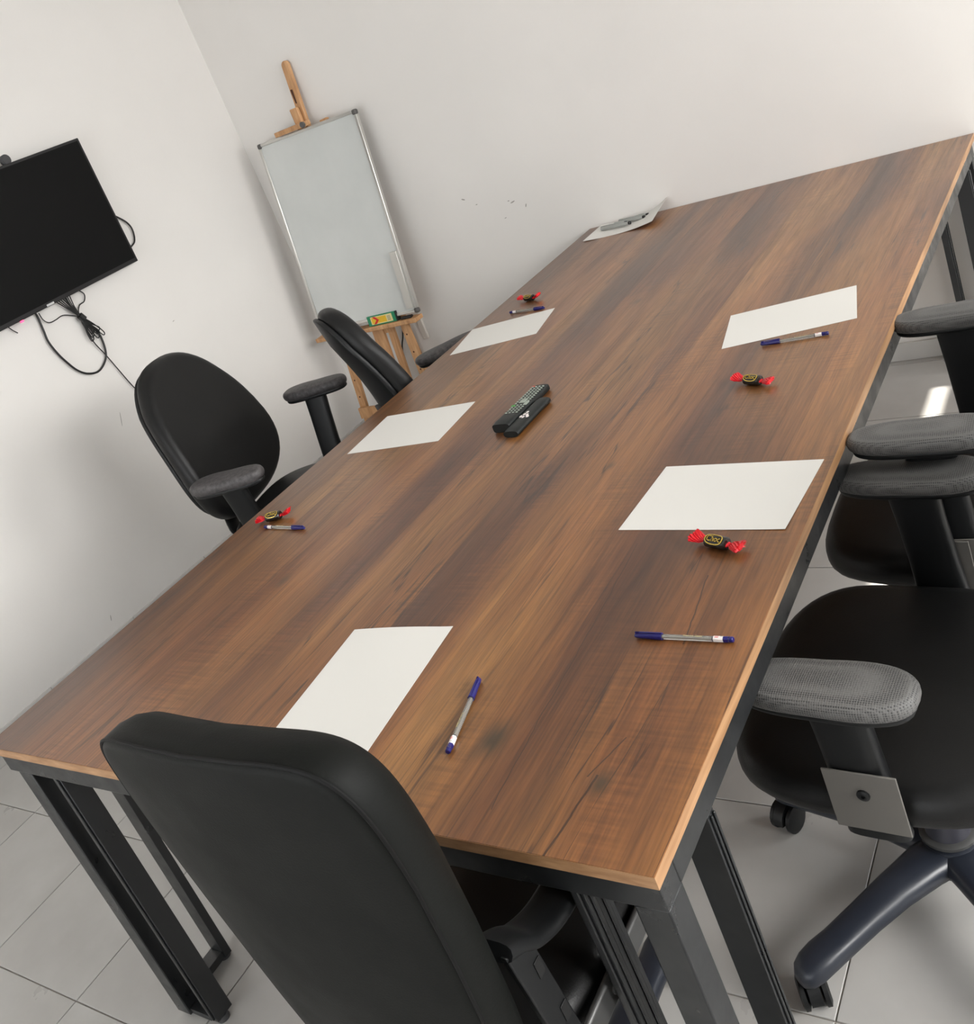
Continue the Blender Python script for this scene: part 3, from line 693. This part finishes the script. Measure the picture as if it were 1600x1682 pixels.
# left-hand side
task_chair('office_chair', 'black office chair at the left side seen from the front with broad oval backrest', (-.515, 1.385, 0), radians(16),
           arm_z=.730, arm_half=.335, seat_z=.485, base_a=.3, arm_x=.008, arm_len=.255, padmat=M_ARMDARK, back_z=(.458, 1.035), back_x=-.222, plate=False,
           arm_wd=.095, seat_w=.52, back_w=.52, taper=.17, back_dy=.075, back_e=2.7, ribs=True)
task_chair('office_chair', 'black office chair turned sideways in front of the easel', (-.045, 1.880, 0), radians(54),
           arm_z=.662, arm_half=.27, seat_z=.46, base_a=.8, arm_x=.02, arm_len=.262, padmat=M_ARMDARK, back_z=(.50, 1.012), tilt=.20, plate=False, back_w=.35, arm_th=.028)

# near chair: boxy charcoal back with piping, loop arms with slotted rear plates
FC = thing('office_chair', 'charcoal office chair at the near end of the table, seen from behind, piped back', 'chair', (1.06, .10, 0), radians(90), 'black office chairs around the table')
star_base(FC, a0=.05)
obj('seat_mechanism', bx(-.09, .09, -.06, .06, .36, .42), M_PLASTIC, FC, bevel=.006)
obj('seat', cushion(superellipse(.235, .165, 52, 3.4), .100, crown=.012, rnd=.036, fn=lambda u, v_, w: (u + .02, v_, .42 + w - .02 * max(0, u / .235 - .5) ** 2 * 3)), M_LEATHER, FC, smooth=80)
bhw, bz0, bz1 = .204, .50, 1.068
def fbk(u, v_, w):
    h = v_ + (bz1 - bz0) / 2
    return (-.290 + w + .020 * (u / bhw) ** 2 - .06 * (h - .25), u, bz0 + h)
hv = (bz1 - bz0) / 2
def back_outline(g=0.0):
    o_ = []
    for u, v_ in superellipse(bhw - g, hv - g, 88, 6.0):
        t = v_ / hv                                   # widest at the top, waisted below
        o_.append((u * (1.0 - .13 * min(1, max(0, .25 - t)) + .015 * t), v_))
    return o_
# rear face nearly sharp at the piping, front edge generously rounded
rings = []
for g, w in ((.17, -.003), (.12, -.003), (.05, -.002), (.012, 0.0), (.004, .002), (0, .008), (0, .030), (.004, .048), (.013, .063), (.026, .073), (.042, .079), (.07, .083), (.12, .086), (.17, .087)):
    rings.append([fbk(u, v_, w) for u, v_ in back_outline(g)])
bm = bmesh.new(); loft(bm, rings); bk = obj('backrest', bm, M_OLIVE, FC, smooth=80)
P = [Vector(fbk(u, v_, .004)) for u, v_ in back_outline(.001)]; P.append(P[0])
bm = bmesh.new(); tube(bm, P, .0022, 6, cap=False); obj('piping', bm, M_PIPING, bk, smooth=True)
for s in (-1, 1):
    xo = .160; wy = .022
    # loop arm: slotted rear plate, downward-curving pad, lower rail
    bm = bmesh.new(); zs = smooth_path([(-.195, 0, .705), (-.17, 0, .690), (-.145, 0, .668), (-.10, 0, .650), (-.04, 0, .645), (.05, 0, .645), (.16, 0, .645)], 5)
    rings = []
    for i, p in enumerate(zs):
        d = (zs[min(i + 1, len(zs) - 1)] - zs[max(i - 1, 0)]).normalized(); nrm = Vector((-d.z, 0, d.x))
        rings.append([p + Vector((0, s * xo + a, 0)) + nrm * b for a, b in superellipse(wy + .006, .011, 14, 3)])
    loft(bm, rings); lp = obj('armrest', bm, M_PLASTIC, FC, smooth=50)
    y0, y1 = sorted((s * (xo + .012), s * (xo + .022)))
    bm = bmesh.new(); pl8 = [(-.200, .705), (-.155, .670), (-.135, .43), (-.175, .43)]
    loft(bm, [[(x, y0, z) for x, z in pl8], [(x, y1, z) for x, z in pl8]]); pp = obj('arm_plate', bm, M_PLASTIC, FC, bevel=.002)
    for z in (.635, .555):
        x = -.172 + (.70 - z) * .09; ys = s * (xo + .0225)
        bm = bx(x - .004, x + .008, min(ys, ys + s * .001), max(ys, ys + s * .001), z, z + .024); obj('slot', bm, M_CABLE, pp, bevel=.0004)
    rl = obj('lower_rail', bx(-.17, .16, y0, y1, .470, .510), M_GREYMETAL, FC, bevel=.004)
    bm = bmesh.new(); lathe(bm, [(.007, 0), (.007, .003), (.004, .0045)], 12, Matrix.Translation((-.07, s * (xo + .022), .490)) @ Matrix.Rotation(-s * pi / 2, 4, 'X')); obj('bolt', bm, M_GREYMETAL, rl, smooth=True)
bm = bmesh.new(); tube(bm, smooth_path([(-.02, 0, .38), (-.15, 0, .38), (-.225, 0, .42), (-.250, 0, .52), (-.255, 0, .62)], 6), .018, 10); obj('back_bar', bm, M_PLASTIC, FC, smooth=True)

# ================================================================== EASEL, BOARD, BOX
LEAN = .113
def E(x, z, off=0.0):      # point on the easel front plane; off is in front (towards the room)
    return Vector((x, 2.655 + z * LEAN - off, z))
def plank(name, par, x0, z0, x1, z1, w, d, off=0.0, mt=None, rounded=False):
    """plank lying in the easel plane from (x0,z0) to (x1,z1)"""
    a, b = E(x0, z0), E(x1, z1); ax = (b - a).normalized(); nn = Vector((0, -1, LEAN)).normalized(); sd = ax.cross(nn).normalized()
    bm = bmesh.new()
    M_ = Matrix(((*sd, 0), (*nn, 0), (*ax, 0), (0, 0, 0, 1))).transposed(); M_.translation = a + nn * off
    ln = (b - a).length
    if rounded:
        rings = []
        prof = [(w / 2, 0)] + [(w / 2, ln - w / 2)] + [(w / 2 * cos(q), ln - w / 2 + w / 2 * sin(q)) for q in [pi * j / 8 for j in range(1, 8)]] + [(-w / 2, ln - w / 2), (-w / 2, 0)]
        loft(bm, [[M_ @ Vector((p[0], -d / 2, p[1])) for p in prof], [M_ @ Vector((p[0], d / 2, p[1])) for p in prof]])
    else: box(bm, -w / 2, w / 2, -d / 2, d / 2, 0, ln, M=M_)
    return obj(name, bm, mt or M_PINE, par, bevel=.003)
ea = thing('wooden_easel', 'pale pine studio easel standing in the far left corner', 'easel', (0, 0, 0))
plank('mast', ea, -1.150, .10, -1.135, 1.80, .040, .018, .001, rounded=True)
plank('lower_mast', ea, -1.118, .16, -1.118, .62, .034, .018, .0)
plank('lower_mast', ea, -1.065, .16, -1.070, 1.50, .036, .018, -.012)
lg = []
for (x0, x1) in ((-1.392, -1.315), (-.935, -1.030)):
    l_ = plank('leg', ea, x0, .004, x1, 1.518 if x0 > -1.2 else 1.44, .040, .022, .0); lg.append(l_)
    for k in range(5):
        z = .18 + k * .085; t = (z) / 1.5; p = E(x0 + (x1 - x0) * t, z, .0112)
        bm = bmesh.new(); lathe(bm, [(.0042, 0), (.0042, .0012)], 10, Matrix.Translation(p) @ Matrix.Rotation(pi / 2, 4, 'X')); obj('peg_hole', bm, M_HOLE, l_)
plank('crossbar', ea, -1.40, .185, -.93, .185, .055, .020, .021)
# ledge that carries the board (a shelf sticking out)
p = E(0, .592)
bm = bx(-1.485, -.857, p.y - .058, p.y + .004, .577, .597); obj('ledge', bm, M_PINE, ea, bevel=.003)
bm = bx(-1.17, -1.06, p.y - .004, p.y + .03, .54, .577); obj('ledge_block', bm, M_PINE, ea, bevel=.003)
# top clamp
q = E(0, 1.53)
obj('clamp_bar', bx(-1.285, -1.098, q.y - .060, q.y - .012, 1.517, 1.539), M_PINE, ea, bevel=.003)
obj('clamp_block', bx(-1.172, -1.128, q.y - .030, q.y - .011, 1.512, 1.605), M_PINE, ea, bevel=.004)
obj('mast_slot', bx(-1.146, -1.138, q.y + .0, q.y + .006, 1.58, 1.68), M_HOLE, ea)
bm = bmesh.new(); lathe(bm, [(.004, 0), (.012, .002), (.014, .012), (.009, .016)], 14, Matrix.Translation((-1.100, q.y - .058, 1.528)) @ Matrix.Rotation(pi / 2, 4, 'X')); obj('wing_knob', bm, M_CAPGREY, ea, smooth=True)
# rear prop
bm = bmesh.new(); tube(bm, [(-1.06, 2.845, .006), (-1.07, 2.835, 1.2)], .012, 8); obj('rear_leg', bm, M_PINE, ea)

# whiteboard: rectangle fitted in space
RW = Matrix(); 
from mathutils import Euler
wb = thing('whiteboard', 'portrait whiteboard with aluminium frame leaning on the easel', 'whiteboard', (-1.1365, 2.7475, 1.0655))
wb.rotation_euler = (-.122, .018, .019)
hw, hh = .30, .45
obj('board_panel', bx(-hw + .008, hw - .008, -.004, .006, -hh + .008, hh - .008), M_BOARD, wb)
for (x0, x1, z0, z1) in ((-hw, -hw + .014, -hh + .02, hh - .02), (hw - .014, hw, -hh + .02, hh - .02), (-hw + .02, hw - .02, -hh, -hh + .014), (-hw + .02, hw - .02, hh - .014, hh)):
    bm = bx(x0, x1, -.010, .010, z0, z1)
    obj('frame_rail', bm, M_ALU, wb, bevel=.003)
for sx in (-1, 1):
    for sz in (-1, 1):
        cx0, cx1 = sorted((sx * hw + sx * .0015, sx * (hw - .021))); cz0, cz1 = sorted((sz * hh + sz * .0015, sz * (hh - .021)))
        obj('corner_cap', bx(cx0, cx1, -.0125, .0115, cz0, cz1), M_CAPGREY, wb, bevel=.007, segs=3)
bm = bx(hw - .050, hw - .012, -.020, -.0045, -.425, -.165)
obj('pen_tray', bm, M_ALU, wb, bevel=.001)

# marker box on the ledge
bxo = thing('marker_box', 'small green card box with yellow and red print on the easel ledge', 'box', (-1.0545, 2.6905, .5975), .02)
bxo.rotation_euler = (-.10, 0, .02)
obj('carton', bx(-.083, .083, -.012, .012, 0, .046), M_GREEN, bxo, bevel=.001)
obj('carton_end', bx(.0831, .0905, -.012, .012, 0, .046), M_CABLE, bxo)
obj('printed_panel', bx(-.063, .064, -.0127, -.012, .005, .0415), M_CREAM, bxo)
obj('printed_panel', bx(-.058, .030, -.0130, -.0126, .009, .0375), M_YELLOW, bxo)
bm = bmesh.new()
for (z0, z1) in ((.0405, .023), (.006, .023)):
    a_ = [(-.050, z0), (-.034, z0), (-.014, z1), (-.030, z1)]
    loft(bm, [[(x, -.0136, z) for x, z in a_], [(x, -.0128, z) for x, z in a_]])
obj('red_chevron', bm, M_REDP, bxo)
bm = bmesh.new()
for z in (.012, .018, .024, .030): box(bm, .036, .054, -.0131, -.0126, z, z + .003)
obj('print_mark', bm, M_INKGREY, bxo)
bm = bmesh.new(); box(bm, -.030, .030, -.010, .012, 0, .012)
er = obj('shaded_rail_block', bm, M_CABLE, None, bevel=.004); er.location = (-.918, 2.690, .5975); er.rotation_euler = (0, 0, .03); tag(er, 'flat dark block for the shaded board rail corner right of the green box', 'shade block')  # dark block stands for the board's bottom rail corner in shadow

# wall fittings near the easel
bm = bx(-1.018, -.986, ROOM_Y1 - .016, ROOM_Y1, .430, .56)
tag(obj('cable_cover', bm, M_WHITEPL, bevel=.004), 'short white plastic cable cover on the far wall behind the easel', 'cable cover')
bm = bmesh.new(); tube(bm, smooth_path([(-1.120, ROOM_Y1 - .008, .50), (-1.135, ROOM_Y1 - .012, .46), (-1.16, ROOM_Y1 - .012, .42), (-1.185, ROOM_Y1 - .01, .36), (-1.205, ROOM_Y1 - .008, .30), (-1.22, ROOM_Y1 - .008, .10)], 6), .0035, 8)
tag(obj('wall_cable', bm, M_CABLE, smooth=True), 'thin dark cable hanging on the wall behind the easel legs', 'cable')

# ================================================================== TELEVISION
tv = thing('television', 'black wall-mounted television on the left wall', 'television', (ROOM_X0 + .050, 1.530, 1.545))
tv.rotation_euler = (radians(0.6), radians(2.0), 0)
obj('housing', bx(-.035, -.002, -.40, .40, -.22, .20), M_TV, tv, bevel=.012)
obj('bezel', bx(-.004, .010, -.460, .460, -.262, .262), M_TV, tv, bevel=.003)
obj('screen', bx(.0095, .0110, -.450, .450, -.245, .252), M_SCREEN, tv)
obj('energy_sticker', bx(.0108, .0114, -.012, .022, -.260, -.252), M_STICKER, tv)
obj('standby_light', bx(.004, .0112, -.138, -.124, -.2690, -.2610), M_PINK, tv, bevel=.002)
obj('wall_bracket', bx(-.042, -.030, -.15, .15, -.15, .15), M_PLASTIC, tv)
bm = bmesh.new(); lathe(bm, [(.014, 0), (.020, .004), (.021, .018), (.016, .024)], 18, Matrix.Translation((-.034, .142, .276)) @ Matrix.Rotation(pi / 2, 4, 'Y')); obj('top_sensor', bm, M_DARKGREY, tv, smooth=True)
XW = ROOM_X0 + .012
def cable(name, pts, r, label, x=XW):
    bm = bmesh.new(); tube(bm, smooth_path([(x + (p[2] if len(p) > 2 else 0), p[0], p[1]) for p in pts], 8), r, 8)
    return tag(obj(name, bm, M_CABLE, smooth=True), label, 'cable')
cable('power_cable', [(1.475, 1.30, .01), (1.488, 1.268), (1.482, 1.21), (1.477, 1.165), (1.487, 1.11), (1.503, 1.065), (1.525, 1.020), (1.557, .988), (1.600, .973), (1.637, .983), (1.668, 1.008), (1.684, 1.045), (1.690, 1.097), (1.678, 1.140), (1.655, 1.19), (1.640, 1.235, -.004), (1.632, 1.30, .0)], .0042, 'thick black cable hanging in a wide loop below the television')
bm = bmesh.new()
for k in range(7):
    dy = (k - 3) * .0055; dz = (k % 3) * .012
    tube(bm, smooth_path([(XW + .006, 1.612 + dy * 2.4, 1.30), (XW + .010, 1.630 + dy * .8, 1.235), (XW + .014 + .002 * (k % 3), 1.646 + dy * .3, 1.190), (XW + .012, 1.662 + dy, 1.150),
                          (XW + .010, 1.680 + dy * 1.6, 1.100 + dz), (XW + .010, 1.668 + dy * 1.8, 1.090 + dz), (XW + .013, 1.655 + dy * 1.2, 1.130), (XW + .015, 1.645, 1.185)], 6), .0022, 6)
tube(bm, [(XW + .016, 1.640, 1.20), (XW + .016, 1.651, 1.178)], .014, 10)
tag(obj('cable_bundle', bm, M_CABLE, smooth=True), 'tied bundle of thin black cables just under the television', 'cable')
cable('signal_cable', [(1.500, 1.275), (1.503, 1.245), (1.520, 1.226), (1.550, 1.224), (1.590, 1.226), (1.646, 1.196)], .002, 'thin black cable running sideways from the bundle to the sticker')
cable('aerial_cable', [(1.700, 1.285), (1.715, 1.262), (1.70, 1.238), (1.672, 1.232), (1.652, 1.205), (1.646, 1.16), (1.651, 1.08), (1.672, 1.01), (1.705, .88), (1.735, .77), (1.75, .60), (1.76, .40)], .0024, 'long thin black cable running down the wall behind the left chair')
cable('side_cable', [(2.00, 1.500), (2.027, 1.476), (2.058, 1.440), (2.066, 1.405), (2.050, 1.362), (2.015, 1.345), (1.99, 1.34)], .0035, 'short black cable bulging out at the right edge of the television')
cable('stub_wire', [(1.36, 1.285), (1.372, 1.262), (1.385, 1.245)], .002, 'tiny wire end poking out below the television at the picture edge')
